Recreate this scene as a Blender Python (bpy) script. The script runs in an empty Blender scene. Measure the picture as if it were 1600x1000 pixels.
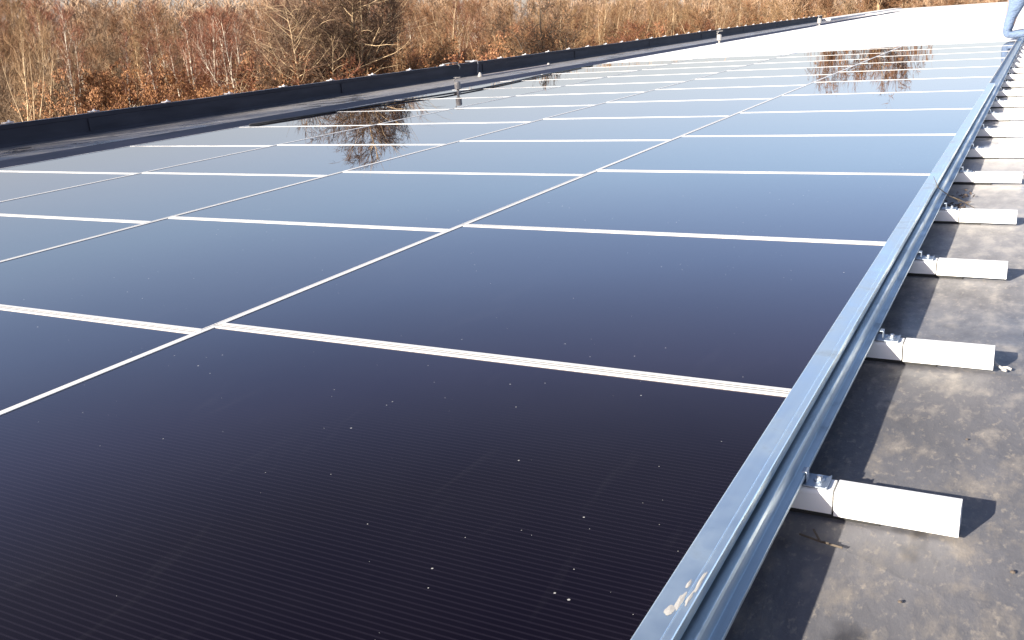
import bpy, math, random
from mathutils import Vector, Matrix, noise
random.seed(7)
R = math.radians
sc = bpy.context.scene
COL = sc.collection

# ---------------------------------------------------------------- camera
F = 1486.0                                   # focal length in photo pixels (1600 wide)
CAMH = 5.5                                   # eye height above the ground outside


def cray(px, py):
    return Vector((px - 800.0, 500.0 - py, -F)).normalized()


cY = cray(1643, -23)                         # direction along the roof, camera axes
cX = -cray(-1986, 232)
cX = (cX - cY * cX.dot(cY)).normalized()
cZ = cX.cross(cY)
HZ0, HZS = 45.0, 0.035                       # true horizon in the photo: y = HZ0 + (800 - x) * HZS
up = cray(1643, HZ0 - HZS * 843).cross(cray(0, HZ0 + HZS * 800)).normalized()
wY = (cY - up * cY.dot(up)).normalized()
wX = wY.cross(up)
RCW = Matrix((wX, wY, up))                   # camera axes -> world axes
EYE = Vector((0, 0, CAMH))
cam_d = bpy.data.cameras.new('camera')
cam = bpy.data.objects.new('camera', cam_d)
COL.objects.link(cam)
cam_d.sensor_width = 36
cam_d.lens = F / 1600 * 36
cam_d.clip_start = 0.05
cam_d.clip_end = 3000
cam.matrix_world = Matrix.Translation(EYE) @ RCW.to_4x4()
sc.camera = cam
# roof frame (x across, y along, z normal, origin at the eye) -> world
rx, ry, rz = RCW @ cX, RCW @ cY, RCW @ cZ
ROT = Matrix((rx, ry, rz)).transposed()
TILT = Matrix.Translation(EYE) @ ROT.to_4x4()

# ---------------------------------------------------------------- sky and sun
sun_to = -(ROT @ Vector((0.92, 2.2, -1.0))).normalized()     # towards the sun
elev = math.asin(sun_to.z)
azim = math.atan2(sun_to.x, sun_to.y)
world = bpy.data.worlds.new('World')
sc.world = world
world.use_nodes = True
nt = world.node_tree
nt.nodes.clear()
sky = nt.nodes.new('ShaderNodeTexSky')
sky.sky_type = 'NISHITA'
sky.sun_disc = False
sky.sun_elevation = elev
sky.sun_rotation = azim
sky.air_density = 1.0
sky.dust_density = 0.9
sky.ozone_density = 1.8
bg = nt.nodes.new('ShaderNodeBackground')
bg.inputs['Strength'].default_value = 0.0995
out = nt.nodes.new('ShaderNodeOutputWorld')
# thin pale winter haze low over the horizon, the same all round
tc = nt.nodes.new('ShaderNodeTexCoord')
sp = nt.nodes.new('ShaderNodeSeparateXYZ')
nt.links.new(tc.outputs['Generated'], sp.inputs[0])
rp = nt.nodes.new('ShaderNodeValToRGB')
els = rp.color_ramp.elements
els[0].position = 0.0; els[0].color = (.55, .40, .60, 1)
els[1].position = 0.42; els[1].color = (0, 0, 0, 1)
for ps, cl in ((.10, (.50, .36, .55, 1)), (.20, (.36, .30, .50, 1)), (.30, (.10, .08, .18, 1))):
    e_ = els.new(ps); e_.color = cl
nt.links.new(sp.outputs['Z'], rp.inputs[0])
ad = nt.nodes.new('ShaderNodeMix'); ad.data_type = 'RGBA'; ad.blend_type = 'ADD'; ad.inputs[0].default_value = 1.0
nt.links.new(sky.outputs[0], ad.inputs[6]); nt.links.new(rp.outputs[0], ad.inputs[7])
r2 = nt.nodes.new('ShaderNodeValToRGB')                       # deeper blue overhead, muted at the horizon
els = r2.color_ramp.elements
els[0].position = 0.0; els[0].color = (.52, .47, .52, 1)
els[1].position = .60; els[1].color = (.62, .50, .48, 1)
for ps, cl in ((.05, (.60, .535, .585, 1)), (.10, (.78, .71, .77, 1)), (.17, (.95, .94, .98, 1)), (.26, (.97, .93, 1.03, 1)), (.35, (.92, .76, .86, 1)), (.45, (.72, .56, .53, 1))):
    e_ = els.new(ps); e_.color = cl
nt.links.new(sp.outputs['Z'], r2.inputs[0])
ml = nt.nodes.new('ShaderNodeMix'); ml.data_type = 'RGBA'; ml.blend_type = 'MULTIPLY'; ml.inputs[0].default_value = 1.0
nt.links.new(ad.outputs[2], ml.inputs[6]); nt.links.new(r2.outputs[0], ml.inputs[7])
nt.links.new(ml.outputs[2], bg.inputs[0])
nt.links.new(bg.outputs[0], out.inputs[0])
sun_d = bpy.data.lights.new('sun', 'SUN')
sun_d.energy = 5.0
sun_d.angle = R(0.53)
sun_d.color = (1.0, 0.91, 0.78)
sun = bpy.data.objects.new('sun', sun_d)
COL.objects.link(sun)
sun.rotation_euler = sun_to.to_track_quat('Z', 'Y').to_euler()
sun.location = (0, 0, 40)
sc.view_settings.view_transform = 'Standard'
sc.view_settings.look = 'None'
sc.view_settings.exposure = 1.45
sc.view_settings.gamma = 1.0
sc.cycles.max_bounces = 6
sc.cycles.transparent_max_bounces = 4


# ---------------------------------------------------------------- materials
class Mat:
    def __init__(s, name, col=(.5, .5, .5), rough=.6, metal=0., spec=.5, ior=1.5):
        s.m = bpy.data.materials.new(name)
        s.m.use_nodes = True
        s.t = s.m.node_tree
        s.b = s.t.nodes['Principled BSDF']
        s.b.inputs['Base Color'].default_value = (*col, 1)
        s.b.inputs['Roughness'].default_value = rough
        s.b.inputs['Metallic'].default_value = metal
        s.b.inputs['Specular IOR Level'].default_value = spec
        s.b.inputs['IOR'].default_value = ior

    def n(s, kind, **kw):
        n = s.t.nodes.new('ShaderNode' + kind)
        for k, v in kw.items():
            setattr(n, k, v)
        return n

    def l(s, a, b):
        s.t.links.new(a, b)

    def coord(s, scale=(1, 1, 1), which='Object'):
        tc = s.n('TexCoord')
        mp = s.n('Mapping')
        mp.inputs['Scale'].default_value = scale
        s.l(tc.outputs[which], mp.inputs[0])
        return mp.outputs[0]

    def noise(s, vec, scale, detail=4, rough=.55, dist=0.):
        n = s.n('TexNoise')
        n.inputs['Scale'].default_value = scale
        n.inputs['Detail'].default_value = detail
        n.inputs['Roughness'].default_value = rough
        n.inputs['Distortion'].default_value = dist
        if vec: s.l(vec, n.inputs['Vector'])
        return n.outputs['Fac']

    def ramp(s, fac, stops, interp='LINEAR'):
        r = s.n('ValToRGB')
        r.color_ramp.interpolation = interp
        e = r.color_ramp.elements
        while len(e) < len(stops): e.new(.5)
        for k, (p, c) in enumerate(stops):
            e[k].position = p
            e[k].color = (*c, 1) if len(c) == 3 else c
        s.l(fac, r.inputs[0])
        return r.outputs[0]

    def mix(s, fac, a, b):
        m = s.n('Mix', data_type='RGBA')
        for sock, v in ((m.inputs[0], fac), (m.inputs[6], a), (m.inputs[7], b)):
            if hasattr(v, 'is_output') or hasattr(v, 'links'): s.l(v, sock)
            elif isinstance(v, tuple): sock.default_value = (*v, 1)
            else: sock.default_value = v
        return m.outputs[2]

    def math(s, op, a, b=0., clamp=False):
        m = s.n('Math', operation=op, use_clamp=clamp)
        for sock, v in ((m.inputs[0], a), (m.inputs[1], b)):
            if hasattr(v, 'links'): s.l(v, sock)
            else: sock.default_value = v
        return m.outputs[0]

    def bump(s, h, strength=.3, dist=.01):
        b = s.n('Bump')
        b.inputs['Strength'].default_value = strength
        b.inputs['Distance'].default_value = dist
        s.l(h, b.inputs['Height'])
        s.l(b.outputs[0], s.b.inputs['Normal'])

    def base(s, o): s.l(o, s.b.inputs['Base Color'])

    def rough(s, o): s.l(o, s.b.inputs['Roughness'])


def k3(v): return (v, v, v)


# laminated thin film glass: fine cell lines, dust specks, and the frost lying beyond the thaw line
def glass_mat():
    M = Mat('solar_glass', (.012, .011, .02), .03, ior=1.46)
    M.b.inputs['Specular Tint'].default_value = (.80, .30, .50, 1)
    v = M.coord()
    sx = M.n('SeparateXYZ'); M.l(v, sx.inputs[0])
    w = M.math('MULTIPLY', sx.outputs[1], 2 * math.pi / .0098)
    sn = M.math('SINE', w)
    line = M.ramp(M.math('ADD', M.math('MULTIPLY', sn, .5), .5), [(.70, k3(0)), (.98, k3(1))])
    oi = M.n('ObjectInfo')
    c = M.mix(line, (.0015, .0010, .0030), (.0090, .0075, .0125))
    # dust film and specks, in world metres so that no two panels match
    g = M.n('NewGeometry')
    pos = g.outputs['Position']
    film = M.noise(pos, 1.3, 5, .6)
    c = M.mix(M.ramp(film, [(.38, k3(0)), (.8, k3(.022))]), c, (.30, .28, .27))
    vo = M.n('TexVoronoi', feature='F1'); vo.inputs['Scale'].default_value = 50
    vo.inputs['Randomness'].default_value = 1
    M.l(pos, vo.inputs['Vector'])
    sep = M.n('SeparateColor'); M.l(vo.outputs['Color'], sep.inputs[0])
    thr = M.math('MULTIPLY', M.math('POWER', sep.outputs[0], 4.5), .10)
    thr = M.math('MULTIPLY', thr, M.ramp(M.noise(pos, 2.1, 4, .6), [(.36, k3(.25)), (.66, k3(1.25))]))
    spk = M.math('LESS_THAN', vo.outputs['Distance'], thr)
    c = M.mix(M.math('MULTIPLY', spk, .75), c, (.50, .50, .48))
    # dried run marks and smudges
    mr = M.n('Mapping'); mr.inputs['Scale'].default_value = (7, 1.1, 7); M.l(pos, mr.inputs[0])
    run = M.ramp(M.noise(mr.outputs[0], 2.0, 4, .55, 1.2), [(.62, k3(0)), (.74, k3(.008))])
    c = M.mix(run, c, (.55, .55, .58))
    # frost
    xs = M.n('SeparateXYZ')
    rot = M.n('VectorRotate', rotation_type='EULER_XYZ', invert=False)
    # world -> roof frame
    e = ROT.transposed().to_euler()
    rot.inputs['Rotation'].default_value = e
    sub = M.n('VectorMath', operation='SUBTRACT'); sub.inputs[1].default_value = EYE
    M.l(pos, sub.inputs[0]); M.l(sub.outputs[0], rot.inputs['Vector']); M.l(rot.outputs[0], xs.inputs[0])
    wob = M.math('MULTIPLY', M.math('SUBTRACT', M.noise(pos, 1.1, 3, .5), .5), 1.5)
    yy = M.math('SUBTRACT', xs.outputs[1], M.math('MULTIPLY', xs.outputs[0], .26))   # thaw line slants across the array
    yy = M.math('ADD', yy, wob)
    fr = M.ramp(M.math('MULTIPLY', M.math('SUBTRACT', yy, 13.85), 1.0), [(.0, k3(0)), (.10, k3(1))])
    hoar = M.noise(pos, 60, 3)
    fcol = M.ramp(hoar, [(.3, (.80, .82, .85)), (.7, (.93, .94, .95))])
    M.base(M.mix(fr, c, fcol))
    ro = M.math('ADD', M.math('MULTIPLY', film, .012), .001)
    M.rough(M.math('ADD', ro, M.math('MULTIPLY', fr, .8), clamp=True))
    sp = M.math('SUBTRACT', 1.0, M.math('MULTIPLY', fr, .9))
    M.l(M.math('MULTIPLY', sp, .5), M.b.inputs['Specular IOR Level'])
    M.bump(M.noise(v, 5.0, 2, .5), .05, .00025)
    return M.m


def metal_mat(name, col, rough, scratch=.5, metal=1.0):
    M = Mat(name, col, rough, metal)
    v = M.coord((40, .8, 40))
    a = M.noise(v, 3, 4)
    v2 = M.coord()
    b = M.noise(v2, 9, 5, .65)
    c = M.mix(M.ramp(a, [(.35, k3(0)), (.7, k3(scratch))]), col, tuple(x * .74 for x in col))
    c = M.mix(M.ramp(b, [(.58, k3(0)), (.72, k3(.55))]), c, tuple(x * .6 for x in col))
    M.base(c)
    M.rough(M.ramp(b, [(.3, k3(rough * .8)), (.75, k3(min(1, rough * 1.6)))]))
    M.bump(a, .12, .001)
    return M.m


def membrane_mat(name, pale_start=CAMH * 0 + 1.9, dark=(.098, .098, .106), light=(.30, .265, .22)):
    M = Mat(name, dark, .5, spec=.13)
    g = M.n('NewGeometry'); p = g.outputs['Position']
    mp = M.n('Mapping'); mp.inputs['Scale'].default_value = (1.6, .8, 1.6); M.l(p, mp.inputs[0]); v = mp.outputs[0]
    a = M.noise(v, 3.6, 8, .62, .15)
    b = M.noise(v, 13, 6, .62, .1)
    d = M.noise(v, 60, 5, .65)
    c = M.mix(M.ramp(a, [(.3, k3(0)), (.72, k3(1))]), dark, tuple(x * 1.75 for x in dark))
    c = M.mix(M.ramp(b, [(.50, k3(0)), (.68, k3(.60))]), c, light)
    c = M.mix(M.ramp(d, [(.56, k3(0)), (.70, k3(.55))]), c, tuple(x * 1.2 for x in light))
    c = M.mix(M.ramp(M.noise(v, 6.3, 3, .5), [(.28, k3(.7)), (.36, k3(0))]), c, (.028, .028, .033))
    # pale tone mixed in, stronger further along the roof
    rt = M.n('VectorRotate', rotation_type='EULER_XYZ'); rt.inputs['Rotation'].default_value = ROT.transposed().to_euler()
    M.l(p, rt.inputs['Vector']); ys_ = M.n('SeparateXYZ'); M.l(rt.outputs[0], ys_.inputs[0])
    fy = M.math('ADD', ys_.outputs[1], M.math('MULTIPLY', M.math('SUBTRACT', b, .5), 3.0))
    far_pale = M.ramp(M.math('DIVIDE', M.math('SUBTRACT', fy, pale_start), 5.0), [(0, k3(0)), (.5, k3(.45)), (1, k3(.8))])
    c = M.mix(far_pale, c, (.78, .76, .74))
    # wet film in the low spots
    wet = M.ramp(M.noise(p, 3.4, 3, .45, .3), [(.50, k3(0)), (.535, k3(1))])
    wet2 = M.ramp(M.noise(p, .8, 2, .4), [(.45, k3(0)), (.6, k3(1))])
    wet = M.math('MULTIPLY', wet, wet2)
    M.base(M.mix(M.math('MULTIPLY', wet, .30), c, (.03, .03, .034)))
    M.rough(M.ramp(wet, [(0, k3(.50)), (1, k3(.12))]))
    h = M.math('ADD', M.math('MULTIPLY', a, 1.2), M.math('ADD', M.math('MULTIPLY', b, .35), M.math('MULTIPLY', d, .10)))
    M.bump(M.math('MULTIPLY', h, M.math('SUBTRACT', 1.0, M.math('MULTIPLY', wet, .75))), .40, .016)
    return M.m


def bark_mat(name, a, b, scale=6, band=False):
    M = Mat(name, a, .85)
    v = M.coord((1, 1, .35) if not band else (.6, .6, 5))
    n = M.noise(v, scale, 5, .65)
    M.base(M.ramp(n, [(.38, a), (.62, b)] if not band else [(.35, b), (.47, a), (.9, a)]))
    M.bump(n, .4, .03)
    return M.m


def twig_mat(name, a, b):
    M = Mat(name, a, .8)
    g = M.n('NewGeometry')
    n = M.noise(g.outputs['Position'], .35, 3, .6)
    oi = M.n('ObjectInfo')
    f = M.math('ADD', M.math('MULTIPLY', n, .7), M.math('MULTIPLY', oi.outputs['Random'], .35))
    M.base(M.ramp(f, [(.25, a), (.78, b)]))
    return M.m


def leaf_mat(name, stops):
    M = Mat(name, stops[0][1], .7)
    g = M.n('NewGeometry')
    n = M.noise(g.outputs['Position'], 3.5, 5, .8)
    M.base(M.ramp(n, stops))
    return M.m


m_glass = glass_mat()
m_frame = Mat('white_anodised', (.62, .62, .61), .45).m
m_alu = metal_mat('galvanised', (.53, .62, .68), .42, metal=.95)
m_alu_top = metal_mat('aluminium_cover', (.90, 1.0, 1.0), .34, .15, metal=.97)
m_steel = metal_mat('bracket_steel', (.40, .46, .54), .48)
m_bolt = Mat('bolt_steel', (.55, .56, .58), .35, 1).m
m_darkrail = Mat('dark_rail', (.010, .010, .026), .6, spec=.2).m


def white_mat():
    M = Mat('white_plastic', (.80, .80, .79), .42)
    n = M.noise(M.coord(), 14, 5, .6)
    M.base(M.ramp(n, [(.35, (.84, .84, .83)), (.75, (.74, .74, .73))]))
    return M.m


m_white = white_mat()
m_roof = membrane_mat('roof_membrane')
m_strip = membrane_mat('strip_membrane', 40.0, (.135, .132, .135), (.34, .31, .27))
m_pale = Mat('frosted_membrane', (.72, .71, .70), .8).m


def parapet_mat():
    M = Mat('parapet_membrane', (.030, .032, .045), .65, spec=.3)
    v = M.coord((1, .5, 3))
    n = M.noise(v, 3, 5, .6)
    M.base(M.ramp(n, [(.3, (.024, .023, .032)), (.8, (.056, .053, .066))]))
    M.bump(n, .5, .012)
    return M.m


m_parapet = parapet_mat()
m_wall = Mat('wall_sheet', (.35, .35, .36), .6).m
m_gap_shade = Mat('gap_shade', (.02, .018, .02), .8, spec=.1).m
m_rubber = Mat('rubber', (.02, .02, .02), .7).m
m_cable = Mat('cable', (.035, .035, .04), .5).m
m_clip = Mat('clip_plastic', (.62, .62, .64), .4).m
m_post = Mat('post_grey', (.30, .29, .28), .45).m
m_twine = Mat('dry_stem', (.10, .08, .06), .8).m
m_dropping = Mat('dropping', (.40, .395, .38), .8).m


# ---------------------------------------------------------------- mesh helper
class MB:
    def __init__(s): s.v, s.f = [], []

    def box(s, x0, x1, y0, y1, z0, z1):
        b = len(s.v)
        s.v += [(x, y, z) for z in (z0, z1) for y in (y0, y1) for x in (x0, x1)]
        s.f += [tuple(b + i for i in q) for q in ((0, 2, 3, 1), (4, 5, 7, 6), (0, 1, 5, 4), (2, 6, 7, 3), (0, 4, 6, 2), (1, 3, 7, 5))]
        return s

    def tube(s, pts, rad, k=6, cap=True):
        n = len(pts); b0 = len(s.v)
        pts = [Vector(p) for p in pts]
        if not isinstance(rad, (list, tuple)): rad = [rad] * n
        ref = None
        for i, p in enumerate(pts):
            t = (pts[min(i + 1, n - 1)] - pts[max(i - 1, 0)]).normalized()
            if ref is None: ref = t.orthogonal().normalized()
            ref = (ref - t * ref.dot(t))
            ref = ref.normalized() if ref.length > 1e-6 else t.orthogonal().normalized()
            bi = t.cross(ref)
            for j in range(k):
                a = 2 * math.pi * j / k
                s.v.append(tuple(p + (ref * math.cos(a) + bi * math.sin(a)) * rad[i]))
        for i in range(n - 1):
            for j in range(k):
                a = b0 + i * k + j; c = b0 + i * k + (j + 1) % k
                s.f.append((a, c, c + k, a + k))
        if cap:
            s.f.append(tuple(b0 + j for j in range(k))[::-1])
            s.f.append(tuple(b0 + (n - 1) * k + j for j in range(k)))
        return s

    def prism(s, prof, y0, y1):                # closed profile in x,z swept along y
        b = len(s.v); n = len(prof)
        s.v += [(x, y0, z) for x, z in prof] + [(x, y1, z) for x, z in prof]
        for i in range(n):
            j = (i + 1) % n
            s.f.append((b + i, b + j, b + n + j, b + n + i))
        s.f.append(tuple(b + i for i in range(n))[::-1]); s.f.append(tuple(b + n + i for i in range(n)))
        return s

    def lathe(s, prof, k=16, c=(0, 0, 0)):
        b = len(s.v)
        for r, z in prof:
            for j in range(k):
                a = 2 * math.pi * j / k
                s.v.append((c[0] + r * math.cos(a), c[1] + r * math.sin(a), c[2] + z))
        for i in range(len(prof) - 1):
            for j in range(k):
                a = b + i * k + j; d = b + i * k + (j + 1) % k
                s.f.append((a, d, d + k, a + k))
        s.f.append(tuple(b + (len(prof) - 1) * k + j for j in range(k)))
        return s

    def build(s, name, mat, parent=None, smooth=False, loc=None, fix=True):
        me = bpy.data.meshes.new(name)
        me.from_pydata(s.v, [], s.f)
        me.materials.append(mat)
        if smooth:
            me.polygons.foreach_set('use_smooth', [True] * len(me.polygons))
        if fix:
            import bmesh
            bm = bmesh.new(); bm.from_mesh(me)
            bmesh.ops.recalc_face_normals(bm, faces=bm.faces)
            bm.to_mesh(me); bm.free()
        me.update()
        o = bpy.data.objects.new(name, me)
        COL.objects.link(o)
        if parent: o.parent = parent
        if loc: o.location = loc
        return o


def bevel(o, w=.002, seg=2):
    m = o.modifiers.new('bevel', 'BEVEL'); m.width = w; m.segments = seg; m.limit_method = 'ANGLE'
    return o


def tag(o, label=None, cat=None, group=None, kind=None):
    for k, v in (('label', label), ('category', cat), ('group', group), ('kind', kind)):
        if v: o[k] = v
    return o


def empty(name, mw=None):
    o = bpy.data.objects.new(name, None); COL.objects.link(o)
    o.empty_display_size = .2
    if mw is not None: o.matrix_world = mw
    return o


def on_roof(x, y, z, rotz=0, extra=None):
    m = TILT @ Matrix.Translation((x, y, z)) @ Matrix.Rotation(rotz, 4, 'Z')
    return m @ extra if extra is not None else m


def copy_tree(o, parent=None):
    c = o.copy(); COL.objects.link(c)
    if parent: c.parent = parent
    for ch in list(o.children): copy_tree(ch, c)
    return c


ORD = ['front', 'second', 'third', 'fourth', 'fifth', 'sixth', 'seventh', 'eighth', 'ninth', 'tenth', 'eleventh', 'twelfth',
       'thirteenth', 'fourteenth', 'fifteenth', 'sixteenth', 'seventeenth', 'eighteenth', 'nineteenth', 'twentieth']
TENS = {20: 'twenty', 30: 'thirty', 40: 'forty', 50: 'fifty', 60: 'sixty', 70: 'seventy'}


def ordinal(i):                                # 0 based
    if i < 20: return ORD[i]
    n = i + 1
    if n % 10 == 0: return TENS[n][:-1] + 'ieth'
    return TENS[n // 10 * 10] + '-' + ['', 'first'][1:][0] if n % 10 == 1 else TENS[n // 10 * 10] + '-' + ORD[n % 10 - 1]


# ---------------------------------------------------------------- ground
def build_ground():
    mb = MB(); N = 90; S = 1400.0
    for j in range(N + 1):
        for i in range(N + 1):
            u, v = i / N * 2 - 1, j / N * 2 - 1
            x = S * u * abs(u); y = S * v * abs(v)
            z = .35 * noise.noise(Vector((x * .03, y * .03, 0))) - .3
            mb.v.append((x, y, z))
    for j in range(N):
        for i in range(N):
            a = j * (N + 1) + i
            mb.f.append((a, a + 1, a + N + 2, a + N + 1))
    M = Mat('leaf_litter', (.08, .05, .03), .95)
    g = M.n('NewGeometry')
    M.base(M.ramp(M.noise(g.outputs['Position'], 1.2, 8, .7), [(.3, (.05, .034, .02)), (.55, (.13, .08, .045)), (.75, (.10, .095, .045))]))
    o = mb.build('ground', M.m, smooth=True)
    tag(o, 'brown leaf covered woodland ground behind the building', 'ground', None, 'structure')


build_ground()

# ---------------------------------------------------------------- building with roof
RZ = -.712                                     # roof surface, roof frame
PX = -7.6                                      # inner face of the parapet
PT = -.53                                      # parapet top
RY0, RY1, RX1 = -5.0, 60.0, 7.0
PEND = 39.2
bld = empty('building', on_roof(0, 0, 0))
tag(bld, 'long flat roofed building with grey membrane roof and low dark parapet', 'building')


def roof_sheet():
    mb = MB()
    xs = [PX - .36, PX, -5.8, -5.4, -3, -.6] + [-.5 + .06 * i for i in range(40)] + [2.5, 4, RX1]
    ys = [RY0, -2, 0] + [.3 + .06 * i for i in range(80)] + [5.2 + i * .7 for i in range(30)] + [30, 40, 50, RY1]
    for y in ys:
        for x in xs:
            z = RZ
            if x > -.5 and y < 28:
                z += .004 * noise.noise(Vector((x * 2.2, y * 1.4, 3))) + .0016 * noise.noise(Vector((x * 9, y * 6, 1)))
                z -= .003
            mb.v.append((x, y, z))
    n = len(xs)
    for j in range(len(ys) - 1):
        for i in range(n - 1):
            a = j * n + i
            mb.f.append((a, a + 1, a + n + 1, a + n))
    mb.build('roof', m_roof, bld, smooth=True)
    # wide overlap strips welded on the membrane, each a thin sheet with an edge
    s = MB()
    for y in (1.02, 4.3, 7.6, 10.9): s.box(-.05 if y < 2 else -.9, RX1, y, y + .012 + .0, RZ - .004, RZ + .0015)
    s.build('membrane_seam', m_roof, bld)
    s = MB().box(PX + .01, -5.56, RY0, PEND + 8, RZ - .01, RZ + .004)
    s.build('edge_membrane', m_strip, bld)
    # walls under the roof sheet
    w = MB()
    w.box(PX - .33, RX1 - .05, RY0 + .05, RY1 - .05, -7.5, RZ - .02)
    w.build('wall', m_wall, bld)


roof_sheet()


def parapet():
    p = MB(); top = []
    ys = []
    y = RY0
    while y < PEND: ys.append(y); y += .215
    ys.append(PEND)
    prof = lambda y, wv: [(PX + .02, RZ - .01), (PX + .004, RZ + .03), (PX + .002 + wv * .5, PT - .035), (PX + .006 + wv, PT - .03),
                          (PX + .008 + wv, PT - .004), (PX - .01, PT + .004), (PX - .30, PT - .012), (PX - .32, RZ - .3)]
    n = 8
    for y in ys:
        c = min(abs(((y - 5.15) / .86) % 1.0), 1 - abs(((y - 5.15) / .86) % 1.0))
        hump = .010 * max(0, 1 - c * 4)
        wv = .006 * noise.noise(Vector((0, y * 1.7, 0)))
        for q, (x, z) in enumerate(prof(y, wv)):
            p.v.append((x, y, z + (hump if q in (4, 5) else 0) + .006 * noise.noise(Vector((4, y * .5, 0))) * (q > 2)))
    for j in range(len(ys) - 1):
        for i in range(n - 1):
            a = j * n + i
            p.f.append((a, a + 1, a + n + 1, a + n))
    p.f.append(tuple(range(n))); p.f.append(tuple((len(ys) - 1) * n + i for i in range(n))[::-1])
    par = p.build('parapet', m_parapet, bld, smooth=False)
    # lap joints of the membrane on the parapet face
    for y in (-1.2, 2.3, 5.9, 9.6, 13.1, 16.5, 20.4, 24.1, 28, 32):
        MB().box(PX + .010, PX + .013, y, y + .05, RZ + .03, PT - .036).build('lap_joint', m_parapet, par)
    # metal edge trim running under the fastening clips
    MB().box(PX - .012, PX + .0, RY0, PEND - .05, PT + .006, PT + .009).build('edge_trim', metal_mat('trim', (.45, .47, .5), .5), par)
    first = None
    k = 0
    y = 5.15 - .86 * 6
    while y < PEND - .3:
        if first is None:
            c = MB().lathe([(.022, 0), (.022, .005), (.015, .010), (.008, .013), (.008, .020), (.003, .022)], 12)
            c.box(-.04, .012, -.045, .045, -.002, .004)
            first = c.build('fastening_clip', m_clip, par)
            o = first
        else:
            o = first.copy(); COL.objects.link(o); o.parent = par
        o.location = (PX - .02 + random.uniform(-.006, .006), y, PT + .016)
        o.rotation_euler = (0, 0, random.uniform(-.3, .3))
        y += .86 * random.uniform(.985, 1.015) if k > 30 else .86
        k += 1
    # low frosted kerb beyond the end of the parapet
    MB().box(PX - .30, PX + .3, PEND + .02, RY1, RZ - .01, RZ + .07).build('roof_kerb', m_pale, bld)
    MB().box(PX + .32, RX1, 47.2, RY1, RZ - .01, RZ + .03).build('roof_edge', m_pale, bld)
    # strap and hose over the parapet
    s = MB()
    s.tube([(PX - .2, 12.95, PT + .02), (PX + .01, 12.95, PT + .022), (PX + .03, 12.93, PT - .03), (PX + .028, 12.9, RZ + .03), (PX + .06, 12.86, RZ + .012)], .010, 8)
    s.build('strap', metal_mat('strap', (.16, .16, .18), .5, metal=0.), par)
    s = MB()
    s.tube([(PX - .12, 12.1, PT + .02), (PX - .02, 12.2, PT + .035), (PX + .015, 12.36, PT + .03), (PX + .03, 12.40, PT - .03), (PX + .028, 12.38, PT - .06)], .007, 8)
    s.build('hose_end', m_post, par)


parapet()

# ---------------------------------------------------------------- solar panels
GZ = -.620                                     # glass level
PWX, PWY = 1.288, 1.115
CX0 = -.322                                    # right edge of the array
RYS = 1.490 - PWY                              # front edge of the first full row
NROW = 41


def make_panel():
    root = empty('solar_panel')
    hx, hy = PWX / 2 - .0006, PWY / 2 - .0065
    fx, fy = .0125, .0100
    f = MB()
    t, b = .0016, -.034
    f.box(-hx, hx, -hy, -hy + fy, b, t); f.box(-hx, hx, hy - fy, hy, b, t)
    f.box(-hx, -hx + .014, -hy + fy, hy - fy, b, t); f.box(hx - .004, hx, -hy + fy, hy - fy, b, t)
    f.box(-hx, hx, hy + .0037, hy + .0093, b, t - .0001)      # lip of the cross rail in the joint
    f.build('frame', m_frame, root)
    q = MB()
    q.box(-hx, hx, hy + .0001, hy + .0036, -.02, t - .0004); q.box(-hx, hx, hy + .0094, hy + .0129, -.02, t - .0004)  # black strips painting the shade inside the joint gaps
    q.build('joint_gap_shade', m_gap_shade, root)
    g = MB(); N = 16
    gx, gy = hx - fx + .001, hy - fy + .001
    for j in range(N + 1):
        for i in range(N + 1):
            u, v = i / N * 2 - 1, j / N * 2 - 1
            g.v.append((u * (hx - .0035) if u > 0 else u * (hx - .013), v * gy, -.0004 * (1 - u ** 4) * (1 - v * v) + 0.0))
    for j in range(N):
        for i in range(N):
            a = j * (N + 1) + i
            g.f.append((a, a + 1, a + N + 2, a + N + 1))
    g.build('glass', m_glass, root, smooth=True)
    return root


COLN = ['right-hand column beside the aluminium rail', 'second column from the aluminium rail', 'third column from the aluminium rail', 'left-hand column beside the parapet strip']
proto = None
rr = random.Random(3)
YE = RYS + PWY * NROW
# the four columns were laid with small offsets, so the cross joints step at every seam
SEAM = (-.322, -1.636, -2.897, -4.130, -5.395)
CSTART = (1.505, 1.452, 1.378, 1.372)
CPITCH = (1.104, 1.072, 1.049, 1.037)
for c in range(4):
    r = 0
    y0 = CSTART[c] - CPITCH[c] * (1 if c < 2 else 2)
    while y0 < YE - .6:
        if proto is None: proto = make_panel(); o = proto
        else: o = copy_tree(proto)
        w = SEAM[c] - SEAM[c + 1]
        x = SEAM[c] - w / 2
        y = y0 + CPITCH[c] / 2
        e = Matrix.Rotation(rr.uniform(-.0006, .0006), 4, 'X') @ Matrix.Rotation(rr.uniform(-.0008, .0008), 4, 'Y') @ Matrix.Diagonal((w / PWX, CPITCH[c] / PWY, 1, 1))
        o.matrix_world = on_roof(x, y, GZ, 0, e)
        st = 'white frosted solar panel' if y - .26 * x > 14 else 'dark glass solar panel'
        tag(o, '%s in the %s row, %s' % (st, ordinal(r + (1 if c < 2 else 0)), COLN[c]), 'solar panel', 'solar panels laid out on the roof')
        y0 += CPITCH[c]; r += 1

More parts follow.
